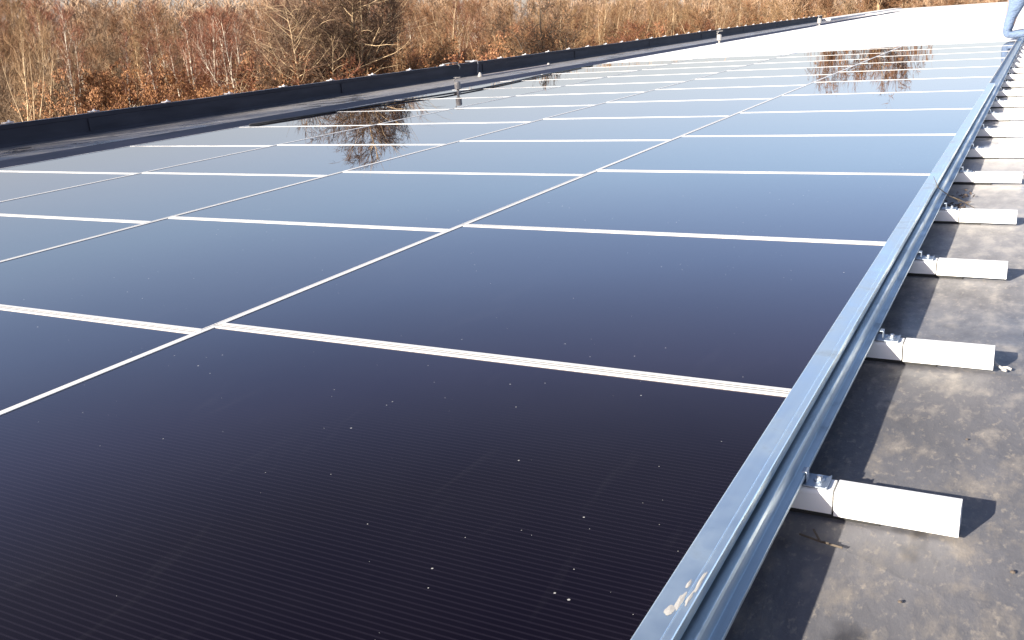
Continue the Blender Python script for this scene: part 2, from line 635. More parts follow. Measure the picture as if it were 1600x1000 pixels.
# ---------------------------------------------------------------- right-hand mounting rail and its cover
def make_rails():
    prof = [(-.336, -.6605), (-.336, -.6255), (-.3235, -.6255), (-.3235, -.640), (-.286, -.640), (-.2755, -.640), (-.2745, -.6335),
            (-.2725, -.6335), (-.2705, -.6385), (-.2688, -.6560), (-.2575, -.6560), (-.2562, -.6535), (-.2545, -.6535), (-.2545, -.6600), (-.262, -.6605)]
    for (a, b, lab) in ((-.4, 7.62, 'long galvanised steel rail along the near right edge of the solar panels'),
                        (7.625, YE, 'greyish far length of the edge rail running up to the kneeling worker')):
        o = MB().prism(prof, a, b).build('mounting_rail', m_alu)
        o.matrix_world = TILT
        bevel(o, .0008, 2)
        tag(o, lab, 'rail', 'rails along the right edge of the array')
    cov = [(-.3262, -.626), (-.3262, -.6160), (-.3245, -.6150), (-.2975, -.6150), (-.2970, -.6158), (-.2962, -.6158), (-.2957, -.6150), (-.2875, -.6150), (-.2862, -.6165), (-.2862, -.632), (-.288, -.632), (-.288, -.6175), (-.322, -.6175), (-.322, -.626)]
    o = MB().prism(cov, -.4, 7.50).build('cover_strip', m_alu_top)
    o.matrix_world = TILT
    bevel(o, .0005, 2)
    tag(o, 'pale flat aluminium cover strip lying on the near edge rail', 'strip')
    # dark left-hand rail
    d = MB().prism([(-5.98, -.705), (-5.965, -.634), (-5.95, -.6325), (-5.42, -.6325), (-5.405, -.634), (-5.40, -.705)], -.5, YE).build('cable_duct', m_darkrail)
    d.matrix_world = TILT
    tag(d, 'long dark navy duct between the panels and the grey strip along the parapet', 'duct')
    # bird droppings on the cover strip
    mb = MB(); rg = random.Random(5)

    def blob(cx, cy, sx, sy, z):
        k = 22; b = len(mb.v)
        ring = []
        for i in range(k):
            a = 2 * math.pi * i / k
            q = 1 + .45 * noise.noise(Vector((math.cos(a) * 1.7 + cx * 90, math.sin(a) * 1.7, cy * 40)))
            ring.append((cx + sx * q * math.cos(a), cy + sy * q * math.sin(a), z))
        mb.v.extend(ring); mb.v.append((cx, cy, z + .0007)); c = len(mb.v) - 1
        for i in range(k): mb.f.append((b + i, b + (i + 1) % k, c))
    blob(-.305, .842, .0055, .010, -.6148); blob(-.3005, .862, .0030, .018, -.6148); blob(-.3022, .898, .0020, .009, -.6148)
    blob(-.2915, .905, .0022, .024, -.6148); blob(-.293, .87, .002, .014, -.6148)
    o = mb.build('bird_dropping', m_dropping); o.matrix_world = TILT
    tag(o, 'whitish bird dropping smeared on the cover strip at the bottom edge', 'dropping')


make_rails()

# ---------------------------------------------------------------- support tubes sticking out to the right
TT, TB = -.670, -.7065


def rbox(mb, x0, x1, w, zt, zb, r=.007):
    pts = []
    for (cy, cz, a0) in ((w / 2 - r, zt - r, 0), (-w / 2 + r, zt - r, 90), (-w / 2 + .001, zb + .001, 180), (w / 2 - .001, zb + .001, 270)):
        rr_ = r if cz > (zt + zb) / 2 else .001
        for s in range(5):
            a = R(a0 + s * 22.5)
            pts.append((cy + rr_ * math.cos(a), cz + rr_ * math.sin(a)))
    n = len(pts); b = len(mb.v)
    mb.v += [(x0, y, z) for y, z in pts] + [(x1, y, z) for y, z in pts]
    for i in range(n):
        j = (i + 1) % n
        mb.f.append((b + i, b + j, b + n + j, b + n + i))
    mb.f.append(tuple(b + i for i in range(n))[::-1]); mb.f.append(tuple(b + n + i for i in range(n)))


def make_support():
    root = empty('support_tube')
    a = MB(); rbox(a, -.62, -.2150, .046, TT - .001, TB); a.build('inner_tube', m_white, root)
    a = MB(); rbox(a, -.2118, -.048, .050, TT, TB - .001, .008); a.build('end_sleeve', m_white, root)
    MB().box(-.55, -.15, -.018, .018, TB - .012, TB - .0012).build('rubber_pad', m_rubber, root)
    # bracket: plate, upturned flange at the rail, folded lip on the outer end
    b = MB()
    b.box(-.268, -.2235, -.021, .020, TT + .0002, TT + .0028)
    b.box(-.2248, -.2228, -.021, .020, TT + .0003, TT + .0045)
    b.box(-.2540, -.2523, -.014, .003, TT + .003, -.6515)
    b.box(-.2600, -.2524, -.014, .003, -.6515, -.6498)
    br = bevel(b.build('bracket', m_steel, root), .0006, 2)
    w = MB().lathe([(.0078, 0), (.0078, .0012), (.0068, .0016)], 20, (-.2375, .002, TT + .003)).build('washer', m_steel, br)
    h = MB().lathe([(.0042, 0), (.0042, .0052), (.0034, .0058)], 6, (-.2375, .002, TT + .0046)).build('bolt', m_bolt, br)
    return root


sup = make_support()
sy = [1.300, 1.98, 2.67, 3.345, 4.09, 4.735]
while sy[-1] < 26: sy.append(sy[-1] + .70)
rs = random.Random(9)
for i, y in enumerate(sy):
    o = sup if i == 0 else copy_tree(sup)
    o.matrix_world = on_roof((.011 + rs.uniform(-.004, .004)) if i > 0 else 0, y, 0, rs.uniform(-.012, .012) if i > 1 else 0)
    tag(o, '%s white support tube sticking out from under the aluminium rail' % (('nearest' if i == 0 else ordinal(i) + ' nearest')), 'support tube', 'white tubes under the edge rail')

# ---------------------------------------------------------------- anchor posts and cables on the left
def make_post():
    root = empty('anchor_post')
    MB().lathe([(.014, 0), (.014, .035), (.012, .04)], 12).build('foot', m_post, root)
    MB().box(-.045, .02, -.025, .025, -.006, 0.003).build('base_plate', m_post, root)
    MB().lathe([(.022, .036), (.036, .042), (.036, .112), (.030, .124), (.018, .128)], 20).build('body', m_post, root)
    MB().tube([(-.018, -.012, .120), (-.034, -.02, .134), (-.030, -.02, .148), (-.012, -.008, .160), (-.008, 0, .172)], .006, 6).build('hook', m_post, root)
    MB().box(-.040, .050, -.010, .010, .170, .176).build('top_bar', m_post, root)
    return root


post = make_post()
for i, (x, y, s, lab) in enumerate(((-5.02, 8.15, .85, 'nearest grey anchor post with hook on the left edge of the panels'),
                               (-5.36, 18.1, 1.25, 'middle small grey anchor post at the left edge before the frosted panels'),
                               (-5.40, 27.5, 1.5, 'farthest tiny grey anchor post near the end of the dark parapet'))):
    o = post if i == 0 else copy_tree(post)
    o.matrix_world = on_roof(x, y, GZ + .006, .4 * i, Matrix.Scale(s, 4))
    tag(o, lab, 'anchor post', 'anchor posts along the left edge of the array')
c = MB().tube([(-5.36, 5.6, GZ + .008), (-5.30, 6.2, GZ + .008), (-5.22, 7.0, GZ + .008), (-5.05, 7.9, GZ + .012), (-5.02, 8.6, GZ + .008), (-5.12, 9.6, GZ + .008), (-5.25, 10.6, GZ + .009), (-5.36, 12.2, GZ + .008)], .008, 6)
o = c.build('cable', m_cable, smooth=True); o.matrix_world = TILT
tag(o, 'thin dark cable running past the foot of the nearest anchor post', 'cable')
# clamp bar on the gutter strip
root = empty('clamp_bar', on_roof(-7.15, 12.3, RZ + .006)); tag(root, 'pinkish metal bar lying on the membrane strip below the parapet strap', 'bar')
MB().box(-.02, .02, 0, 2.2, 0, .02).build('bar', Mat('bar_pink', (.55, .47, .44), .5).m, root)
MB().lathe([(.035, 0), (.035, .02), (.02, .045), (.014, .06)], 14, (0, -.05, 0)).build('end_cap', m_post, root)
MB().lathe([(.028, 0), (.028, .02), (.014, .045)], 14, (0, 2.2, 0)).build('end_cap', m_post, root)

# ---------------------------------------------------------------- small litter by the rail
def leaf_clump():
    root = empty('dry_weed', on_roof(-.225, 3.62, RZ + .002)); tag(root, 'dry weed clump with a long bent stalk between two support tubes', 'weed')
    rg = random.Random(4)
    s = MB(); s.tube([(.04, -.05, .01), (-.02, -.1, .05), (-.052, -.16, .088), (-.075, -.08, .112)], [.0012, .0016, .0014, .0008], 5)
    s.tube([(-.01, -.09, .045), (.03, -.1, .03), (.07, -.12, .008)], .0011, 5)
    s.build('stalk', m_twine, root)
    l = MB()
    for (cx, cy, n, sp) in ((.0, -.05, 46, .03), (.0, .12, 34, .035)):
        for i in range(n):
            p = Vector((cx + rg.gauss(0, sp * .6), cy + rg.gauss(0, sp), abs(rg.gauss(0, .010)) + .002))
            a = Vector((rg.gauss(0, 1), rg.gauss(0, 1), rg.gauss(0, .6))).normalized(); b = a.orthogonal().normalized()
            q = rg.uniform(.004, .012); b0 = len(l.v)
            l.v += [tuple(p + a * q), tuple(p + b * q * .35), tuple(p - a * q), tuple(p - b * q * .35)]
            l.f.append((b0, b0 + 1, b0 + 2, b0 + 3))
    l.build('withered_leaves', leaf_mat('withered', [(.35, (.03, .024, .02)), (.6, (.11, .08, .06))]), root, fix=False)


leaf_clump()


def litter(name, lab, cat, x, y, pts, r, mat):
    s = MB()
    for p in pts: s.tube(p, r, 6)
    o = s.build(name, mat); o.matrix_world = on_roof(x, y, RZ); tag(o, lab, cat)


litter('dead_twig', 'small dead twig on the membrane just in front of the nearest support tube', 'twig', -.215, 1.20,
       [[(-.03, .01, .004), (0, 0, .004), (.03, -.004, .003)], [(0, 0, .004), (-.012, .012, .014)], [(.002, 0, .004), (.012, -.01, .009)]], .0016, m_twine)
litter('string_scrap', 'white scrap of string with a knot beside the end of the second nearest tube', 'string', -.035, 1.975,
       [[(-.01, .03, .014), (.004, .012, .006), (.014, -.002, .004)], [(.010, .002, .004), (.022, .004, .005), (.03, 0, .003)], [(.014, -.006, .003), (.022, -.010, .003)]], .0026, m_dropping)
pb = random.Random(12)
for i, (x, y, s) in enumerate(((.02, 1.22, .0035), (.045, 1.14, .004), (-.10, 1.10, .0028), (.16, 1.72, .003), (-.06, 1.62, .0025))):
    o = MB().lathe([(s * .6, 0), (s, s * .3), (s * .9, s * .6), (s * .4, s * .9)], 9).build('pebble', Mat('pebble', (.10, .08, .065), .8).m if i == 0 else bpy.data.materials['pebble'])
    o.matrix_world = on_roof(x, y, RZ - .001)
    tag(o, 'tiny brown pebble lying on the open roof membrane right of the rail', 'pebble', 'tiny pebbles on the membrane')

# ---------------------------------------------------------------- kneeling worker, mostly cut by the top of the frame
def skin_body(name, chains, mat, parent, sub=2):
    vs, es, rad = [], [], []
    idx = {}

    def key(p): return (round(p[0], 4), round(p[1], 4), round(p[2], 4))
    for ch in chains:
        prev = None
        for (p, r) in ch:
            k = key(p)
            if k not in idx:
                idx[k] = len(vs); vs.append(p); rad.append(r)
            if prev is not None and prev != idx[k]: es.append((prev, idx[k]))
            prev = idx[k]
    me = bpy.data.meshes.new(name); me.from_pydata(vs, es, []); me.materials.append(mat)
    o = bpy.data.objects.new(name, me); COL.objects.link(o)
    if parent: o.parent = parent
    m = o.modifiers.new('skin', 'SKIN'); m.use_smooth_shade = True
    for i, r in enumerate(rad):
        sv = me.skin_vertices[0].data[i]
        sv.radius = r if isinstance(r, tuple) else (r, r)
    me.skin_vertices[0].data[0].use_root = True
    s = o.modifiers.new('sub', 'SUBSURF'); s.levels = sub; s.render_levels = sub
    return o


def worker():
    root = empty('person', on_roof(-.47, 14.0, GZ + .004))
    tag(root, 'person in blue jeans kneeling on the far right edge of the panels', 'person')
    skin = Mat('skin', (.45, .27, .19), .5).m
    jeans = Mat('jeans', (.12, .20, .36), .85)
    n = jeans.noise(jeans.coord((60, 60, 12)), 8, 3); jeans.base(jeans.ramp(n, [(.3, (.10, .15, .26)), (.7, (.17, .24, .36))])); jeans.bump(jeans.noise(jeans.coord((1, 1, 2.2)), 14, 4, .6, .8), .9, .03)
    jacket = Mat('jacket', (.05, .06, .09), .8).m
    # x: negative is the way the worker faces
    pel = (.10, 0, .56); kn1, an1, to1 = (.015, -.12, .055), (.40, -.13, .075), (.46, -.13, .02)
    hip1, hip2 = (.10, -.09, .52), (.10, .10, .52)
    kn2, an2, to2 = (.03, .13, .055), (.41, .14, .075), (.47, .14, .02)
    chest, neck, head = (.14, 0, .98), (.13, 0, 1.16), (.11, 0, 1.28)
    sh1, sh2 = (.14, -.17, 1.08), (.14, .17, 1.08)
    el1, el2 = (.13, -.26, .84), (.13, .26, .84)
    wr1, wr2 = (-.03, -.12, .98), (-.03, .12, .98)
    body = skin_body('body', [
        [(pel, (.14, .12)), ((.11, 0, .76), (.14, .11)), (chest, (.16, .12)), (neck, .055), (head, .085), ((.105, 0, 1.36), .075)],
        [(chest, (.16, .12)), (sh1, .065), (el1, .045), (wr1, .03), ((-.08, -.10, 1.01), (.035, .018))],
        [(chest, (.16, .12)), (sh2, .065), (el2, .045), (wr2, .03), ((-.08, .10, 1.01), (.035, .018))],
        [(pel, (.14, .12)), (hip1, .095), (kn1, .042), (an1, .034), (to1, .035)],
        [(pel, (.14, .12)), (hip2, .095), (kn2, .042), (an2, .034), (to2, .035)]], skin, root)
    skin_body('jeans', [
        [((.10, 0, .66), (.155, .13)), (pel, (.165, .14)), ((.13, -.1, .50), .125), ((.055, -.115, .28), .062), (kn1, .055), ((.2, -.125, .07), .048), ((.36, -.13, .075), .044)],
        [(pel, (.165, .14)), ((.13, .1, .50), .12), ((.065, .12, .28), .062), (kn2, .055), ((.2, .135, .07), .048), ((.37, .14, .075), .044)]], jeans.m, root)
    skin_body('jacket', [
        [((.10, 0, .64), (.165, .13)), ((.12, 0, .80), (.17, .13)), (chest, (.185, .14)), ((.135, 0, 1.10), (.09, .08))],
        [(chest, (.185, .14)), (sh1, .082), (el1, .06), ((.0, -.135, .965), .046)],
        [(chest, (.185, .14)), (sh2, .082), (el2, .06), ((.0, .135, .965), .046)]], jacket, root)
    shoe = Mat('shoe', (.78, .78, .76), .6).m
    skin_body('shoe', [[((.36, -.13, .07), .05), ((.42, -.13, .05), .05), ((.47, -.13, .0), .042)]], shoe, root)
    skin_body('shoe', [[((.37, .14, .07), .05), ((.43, .14, .05), .05), ((.48, .14, .0), .042)]], shoe, root)
    skin_body('hair', [[((.135, 0, 1.33), .085), ((.12, 0, 1.39), .085), ((.10, 0, 1.42), .07)]], Mat('hair', (.06, .04, .03), .7).m, root)
    f = MB()
    f.lathe([(.012, 0), (.016, .012), (.006, .03)], 8, (.015, 0, 1.27)); f.build('nose', skin, root)
    e = Mat('eye', (.02, .02, .02), .2).m
    for s in (-1, 1):
        MB().lathe([(.004, -.006), (.009, 0), (.004, .006)], 8, (.035, .032 * s, 1.305)).build('eye', e, root)
        MB().lathe([(.008, -.02), (.014, 0), (.008, .022)], 8, (.12, .088 * s, 1.29)).build('ear', skin, root)
        for q in range(5):
            b = Vector((-.095, .10 * s, 1.02)) + Vector((0, (q - 2) * .013, 0))
            L = (.05, .065, .07, .065, .052)[q]
            if q == (4 if s < 0 else 0): b.x += .03
            MB().tube([b, b + Vector((-L * .5, 0, .004)), b + Vector((-L * .85, 0, -.014)), b + Vector((-L, 0, -.032))], [.009, .0085, .008, .006], 7).build('finger', skin, root, smooth=True)
    MB().box(.027, .032, -.022, .022, 1.238, 1.243).build('mouth', Mat('lip', (.35, .14, .12), .5).m, root)


worker()

# ---------------------------------------------------------------- woodland
def hdir(px):
    d = RCW @ cray(px, HZ0 + HZS * (800 - px))
    d.z = 0
    return d.normalized()


def at(px, D):
    d = hdir(px)
    return Vector((d.x * D, d.y * D, -.3))


def h_for(px, py, D):                          # height a top needs to reach picture row py
    return CAMH + (HZ0 + HZS * (800 - px) - py) / F * D + .3


def perp(d, rg):
    v = Vector((rg.gauss(0, 1), rg.gauss(0, 1), rg.gauss(0, 1)))
    v = v - d * v.dot(d)
    return v.normalized()


def grow(rg, p, d, L, n, wob, upb=0.):
    pts = [p.copy()]; dirs = []
    for i in range(n):
        d = (d + perp(d, rg) * wob + Vector((0, 0, upb))).normalized()
        p = p + d * (L / n)
        pts.append(p.copy()); dirs.append(d)
    dirs.append(d)
    return pts, dirs


def spike(mb, p, q, w, rg):                    # fine twig, a thin two sided blade bent once
    d = (q - p); s = perp(d.normalized(), rg) * w
    b = len(mb.v)
    mid = p + d * .5 + perp(d.normalized(), rg) * d.length * .08
    mb.v += [tuple(p - s), tuple(p + s), tuple(mid + s * .7), tuple(mid - s * .7), tuple(q)]
    mb.f += [(b, b + 1, b + 2, b + 3), (b + 3, b + 2, b + 4)]


def make_tree(name, seed, H, r0, nb, start, ang, blen, upb, barkm, twigm, nsub=7, ntw=6, tw=.007, lean=0., wob=.05, fork=0, twl=.5, leaves=None, leafn=0, stems=1, spread=.25, fine=None, env=None):
    def inside(q):
        if env is None: return True
        w = 1 + .22 * noise.noise(q * .9 + Vector((seed, 0, 0)))
        return (q.x * q.x + q.y * q.y) / (env[1] * w) ** 2 + ((q.z - env[0]) / (env[2] * w)) ** 2 < 1
    rg = random.Random(seed)
    T, C, L = MB(), MB(), MB()
    axes = []
    for s in range(stems):
        d0 = Vector((rg.gauss(0, 1), rg.gauss(0, 1), 0)) * (spread if stems > 1 else 0) + Vector((lean, 0, 1))
        base = Vector((rg.gauss(0, .25), rg.gauss(0, .25), 0)) if stems > 1 else Vector((0, 0, 0))
        h = H * (1 if s == 0 else rg.uniform(.65, .98))
        pts, dirs = grow(rg, base, d0.normalized(), h, 14, wob, .02)
        rad = [r0 * (1 - .93 * (i / 14) ** .9) * (1 if s == 0 else .75) for i in range(15)]
        T.tube(pts, rad, 7, cap=False)
        axes.append((pts, dirs, rad, h, 1.0))
        for k in range(fork):
            i = rg.randint(4, 8)
            d = (dirs[i] + perp(dirs[i], rg) * rg.uniform(.45, .8)).normalized()
            q, qd = grow(rg, pts[i], d, h * (1 - i / 14) * rg.uniform(.75, .98), 9, wob * 2.2, .07)
            rr_ = [rad[i] * .68 * (1 - .9 * j / 9) for j in range(10)]
            T.tube(q, rr_, 6, cap=False)
            axes.append((q, qd, rr_, h * (1 - i / 14), 0.0))
    for (pts, dirs, rad, h, main) in axes:
        n = len(pts) - 1
        cnt = nb if main else max(6, nb // 2)
        for b in range(cnt):
            t = (start if main else .1) + (1 - (start if main else .1)) * ((b + rg.random()) / cnt)
            i = min(int(t * n), n - 1); p = pts[i].lerp(pts[i + 1], t * n - i); d = dirs[i]
            a = R(ang + rg.uniform(-14, 14))
            bd = (d * math.cos(a) + perp(d, rg) * math.sin(a)).normalized()
            prof = math.sin(math.pi * min(1, max(.08, (1 - t) * .9 + .12))) ** .6
            bl = blen * prof * rg.uniform(.6, 1.15)
            q, qd = grow(rg, p, bd, bl, 5, wob * 3, upb)
            br = max(.006, rad[i] * .42)
            T.tube(q, [br * (1 - .82 * j / 5) for j in range(6)], 4, cap=False)
            for s in range(nsub):
                u = .2 + .8 * (s + rg.random()) / nsub
                j = min(int(u * 5), 4); sp = q[j].lerp(q[j + 1], u * 5 - j)
                sd = (qd[j] + perp(qd[j], rg) * rg.uniform(.6, 1.1) + Vector((0, 0, upb * 2))).normalized()
                sl = bl * .42 * rg.uniform(.6, 1.2) * (1.15 - u * .4)
                m, md = grow(rg, sp, sd, sl, 2, wob * 3, upb)
                if not inside(m[1]): continue
                spike(C, m[0], m[1], tw * 1.5, rg); spike(C, m[1], m[2], tw * 1.2, rg)
                for w in range(ntw):
                    z = rg.random(); jj = 0 if z < .5 else 1
                    wp = m[jj].lerp(m[jj + 1], (z * 2) % 1)
                    wd = (md[jj] + perp(md[jj], rg) * rg.uniform(.5, 1.2) + Vector((0, 0, upb * 2))).normalized()
                    e = wp + wd * twl * rg.uniform(.4, 1.1)
                    if not inside(e): continue
                    spike(C, wp, e, tw, rg)
                    if leaves:
                        for _ in range(leafn):
                            c = wp.lerp(e, rg.random()) + perp(wd, rg) * .05
                            a1 = perp(Vector((0, 0, 1)), rg) * .4 + Vector((rg.gauss(0, .5), rg.gauss(0, .5), -.7)); a1.normalize()
                            a2 = a1.orthogonal().normalized()
                            zz = rg.uniform(.03, .058) * (fine or 1)
                            b0 = len(L.v)
                            L.v += [tuple(c), tuple(c + a1 * zz + a2 * zz * .5), tuple(c + a1 * zz * 2), tuple(c + a1 * zz - a2 * zz * .5)]
                            L.f.append((b0, b0 + 1, b0 + 2, b0 + 3))
    root = empty(name)
    T.build('trunk', barkm, root, smooth=True, fix=False)
    cr = C.build('crown', twigm, root, fix=False)
    if leaves: L.build('withered_leaves', leaves, cr, fix=False)
    return root, max(v[2] for v in C.v)


def make_spruce(seed, H):
    rg = random.Random(seed); T, C = MB(), MB()
    T.tube([(0, 0, 0), (0, 0, H * .5), (0, 0, H)], [.09, .05, .01], 6)
    z = .4
    while z < H - .05:
        f = 1 - z / H
        for k in range(11):
            a = rg.uniform(0, 6.28); L = 1.7 * f * rg.uniform(.65, 1.12) + .08
            d = Vector((math.cos(a), math.sin(a), -.12))
            p = Vector((0, 0, z + rg.uniform(-.08, .08))); e = p + d * L + Vector((0, 0, .12 * L))
            spike(C, p, e, .02, rg)
            for s in range(int(6 + L * 18)):
                u = rg.uniform(.12, 1); c = p.lerp(e, u)
                q = c + Vector((rg.gauss(0, .12), rg.gauss(0, .12), -abs(rg.gauss(.06, .06)))) * (1.2 - .4 * u) + d * .10
                spike(C, c, q, .018, rg)
        z += .19
    root = empty('spruce_tree')
    T.build('trunk', M_bark_dark, root, fix=False)
    C.build('crown', leaf_mat('spruce_needles_%d' % seed, [(.3, (.012, .016, .010)), (.6, (.03, .034, .016)), (.8, (.085, .062, .03))]), root, fix=False)
    return root, H


M_bark_birch = bark_mat('birch_bark', (.80, .72, .58), (.12, .09, .07), 4, band=True)
M_bark_pale = bark_mat('pale_bark', (.60, .45, .28), (.34, .24, .14), 5)
M_bark_tan = bark_mat('tan_bark', (.42, .29, .17), (.15, .10, .06), 5)
M_bark_dark = bark_mat('dark_bark', (.055, .042, .034), (.12, .085, .055), 6)
M_tw_red = twig_mat('red_twigs', (0.133, 0.048, 0.025), (0.218, 0.082, 0.041))
M_tw_tan = twig_mat('tan_twigs', (0.152, 0.084, 0.037), (0.248, 0.148, 0.070))
M_tw_brown = twig_mat('brown_twigs', (0.124, 0.058, 0.024), (0.208, 0.102, 0.045))
M_tw_grey = twig_mat('grey_twigs', (0.152, 0.096, 0.056), (0.240, 0.168, 0.104))
M_tw_near = twig_mat('near_twigs', (.082, .047, .029), (.165, .097, .055))
M_tw_dark = twig_mat('dark_twigs', (0.032, 0.020, 0.013), (0.099, 0.059, 0.031))
M_leaf = leaf_mat('beech_leaves', [(.30, (.085, .032, .012)), (.48, (.23, .100, .036)), (.62, (.34, .170, .065)), (.78, (.20, .082, .032))])
M_leaf_dull = leaf_mat('dull_leaves', [(.30, (.10, .04, .018)), (.5, (.25, .11, .045)), (.7, (.38, .19, .08))])

PR = {}
# name, seed, H, r0, nb, start, ang, blen, upb
PR['birch'] = [make_tree('birch_tree', 10 + i, 9.0, .085, 40, .42, 32, 1.7, .07, M_bark_birch, M_tw_red, 8, 7, .0060, lean=-.05 + .05 * i, wob=.045, twl=.50) for i in range(3)]
PR['alder'] = [make_tree('alder_tree', 20 + i, 10.0, .14, 30, .22, 52, 2.5, .05, M_bark_tan, M_tw_brown, 9, 8, .0075, lean=.03 - .04 * i, wob=.07, fork=2, twl=.50) for i in range(2)]
PR['poplar'] = [make_tree('poplar_tree', 30 + i, 10.0, .12, 30, .34, 30, 2.0, .09, M_bark_pale, M_tw_tan, 8, 7, .0085, wob=.04, fork=2, twl=.55) for i in range(3)]
PR['willow'] = [make_tree('willow_tree', 40 + i, 7.5, .06, 22, .15, 34, 1.7, .10, M_bark_tan, M_tw_grey if i else M_tw_brown, 8, 7, .008, wob=.06, stems=4, spread=.17, twl=.5) for i in range(2)]
PR['stem_birch'] = [make_tree('birch_tree', 110 + i, 8.0, .085, 22, .55, 26, 1.0, .08, M_bark_birch, M_tw_red, 7, 6, .0055, lean=-.05 + .03 * i, wob=.05, fork=1 if i else 0, twl=.4) for i in range(3)]
PR['stem_poplar'] = [make_tree('poplar_tree', 120 + i, 10.0, .15, 16, .50, 30, 1.5, .08, M_bark_pale, M_tw_tan, 7, 6, .007, lean=-.02 + .02 * i, wob=.05, fork=4, twl=.5) for i in range(3)]
PR['beech'] = [make_tree('beech_tree', 50 + i, 7.0, .07, 30, .12, 58, 1.9, .03, M_bark_tan, M_tw_red, 6, 5, .007, wob=.08, fork=1, twl=.40, leaves=M_leaf, leafn=3, fine=1.3) for i in range(2)]
PR['thicket'] = [make_tree('hazel_shrub', 60 + i, 5.6, .035, 16, .10, 40, 1.3, .08, M_bark_tan, M_tw_red if i else M_tw_tan, 7, 7, .008, wob=.08, stems=6, spread=.25, twl=.42, leaves=M_leaf_dull, leafn=1) for i in range(2)]
PR['spruce'] = [make_spruce(70 + i, 7.5) for i in range(2)]
PR['oak'] = [make_tree('oak_tree', 80, 10.5, .34, 34, .20, 62, 3.0, .02, M_bark_dark, M_tw_dark, 10, 9, .009, wob=.13, fork=4, twl=.55, leaves=M_leaf_dull, leafn=1)]
# the two open-grown trees whose crowns mirror in the glass
PR['near'] = [make_tree('alder_tree', 90 + i, 10.2, .17, 76, .30, 56, 2.5, .02, M_bark_pale, M_tw_near, 14, 14, .0060, lean=.01 - .01 * i, wob=.06, fork=4, twl=.34, env=(7.6, 2.55, 2.9)) for i in range(2)]
PR['open'] = [make_tree('oak_tree', 130 + i, 12.0, .2, 27, .2, 56, 3.2, .02, M_bark_tan, M_tw_brown, 13, 12, .010, wob=.085, fork=4, twl=.55, env=(8.6, 3.6, 4.2)) for i in range(2)]
used = set()


def plant(kind, px, D, ytop, label, group, var=None, rg=random, wide=1.0, rot=None):
    lst = PR[kind]; k = rg.randrange(len(lst)) if var is None else var
    root, H = lst[k]
    if (kind, k) in used: o = copy_tree(root)
    else: o = root; used.add((kind, k))
    s = h_for(px, ytop, D) / H
    p = at(px, D)
    while (lambda q: -11 < q.x < 10 and q.y < 64)(ROT.transposed() @ p):     # keep clear of the building
        D += 1.5; p = at(px, D)
    s = h_for(px, ytop, D) / H
    o.matrix_world = Matrix.Translation(p) @ Matrix.Rotation(rg.uniform(0, 6.28) if rot is None else rot, 4, 'Z') @ Matrix.Diagonal((s * wide, s * wide, s, 1))
    tag(o, label, kind_cat[kind], group)
    return o


kind_cat = {'open': 'oak', 'stem_birch': 'birch', 'stem_poplar': 'poplar', 'birch': 'birch', 'alder': 'alder', 'poplar': 'poplar', 'willow': 'willow', 'beech': 'beech', 'thicket': 'shrub', 'spruce': 'spruce', 'oak': 'oak', 'near': 'alder'}
rg = random.Random(21)
# trees one can pick out
plant('near', 478, 31, 2, 'bare forked alder with pale trunk rising behind the parapet, left of its taller twin', None, 0, rg, 1.0, .4)
plant('near', 524, 32, -92, 'tallest bare alder with several pale forking trunks behind the parapet', None, 1, rg, 1.08, 2.0)
plant('alder', 600, 36, -40, 'slim straight alder trunk right of the tallest forked alder', None, 0, rg, .75, 1.0)
plant('oak', 826, 38, -20, 'gnarled dark oak with twisted black trunk against the tan woodland', None, 0, rg, .9, .6)
plant('open', 1362, 68, -126, 'big bare tree over the far end of the dark parapet, mirrored in the panels', None, 1, rg, .85, .2)
plant('open', 1290, 68, -108, 'bare tree just left of the big one over the parapet end', None, 0, rg, .55, 4)
plant('open', 1408, 70, -112, 'bare tree just right of the big one over the parapet end', None, 0, rg, .7, 2)
for i, (px, D, yt) in enumerate(((274, 36, 52), (290, 35, 22), (304, 36, 30), (314, 34, 8), (322, 36, 44), (346, 34, 2), (353, 35, 20), (360, 34, 6), (372, 36, 48), (232, 37, 50), (186, 38, 40))):
    plant('stem_birch', px, D, yt, 'white stemmed birch in the bright clump left of the forked alders' if i < 9 else 'slim white birch rising out of the orange beeches', 'birches in the bright clump' if i < 9 else 'birches among the orange beeches', i % 3, rg, .95)
for i, (px, D, yt) in enumerate(((960, 60, 36), (994, 62, 46), (1017, 60, 30), (1066, 62, 26))):
    plant('spruce', px, D, yt, ['broad brownish young spruce, leftmost of the four', 'smallest dark young spruce, second from the left', 'tall dark young spruce, third from the left', 'young spruce furthest right, half hidden by pale trunks'][i], 'young spruces behind the parapet', i % 2, rg, .8)
for i, (px, D, yt) in enumerate(((930, 66, -16), (998, 68, -16), (1040, 66, -18), (1104, 64, -18), (1146, 70, -12), (706, 58, -14), (1080, 72, -10))):
    plant('stem_poplar', px, D - 14, yt, 'pale trunked poplar standing among the tan trees right of the dark oak' if px > 826 else 'pale fan shaped poplar just left of the dark oak', 'pale poplars by the young spruces' if px > 826 else None, None, rg, .95)
for i, (px, D, yt) in enumerate(((8, 34, 20), (34, 36, 12), (92, 38, -6), (58, 40, 10))):
    plant('stem_poplar' if i != 2 else 'stem_birch', px, D - 3, yt, ['leaning bare tree at the left edge of the photo', 'second leaning bare tree from the left edge', 'straight dark banded trunk left of the orange beeches', 'thin bare tree between the leaning trees and the straight trunk'][i], None, i % 3, rg, .7)
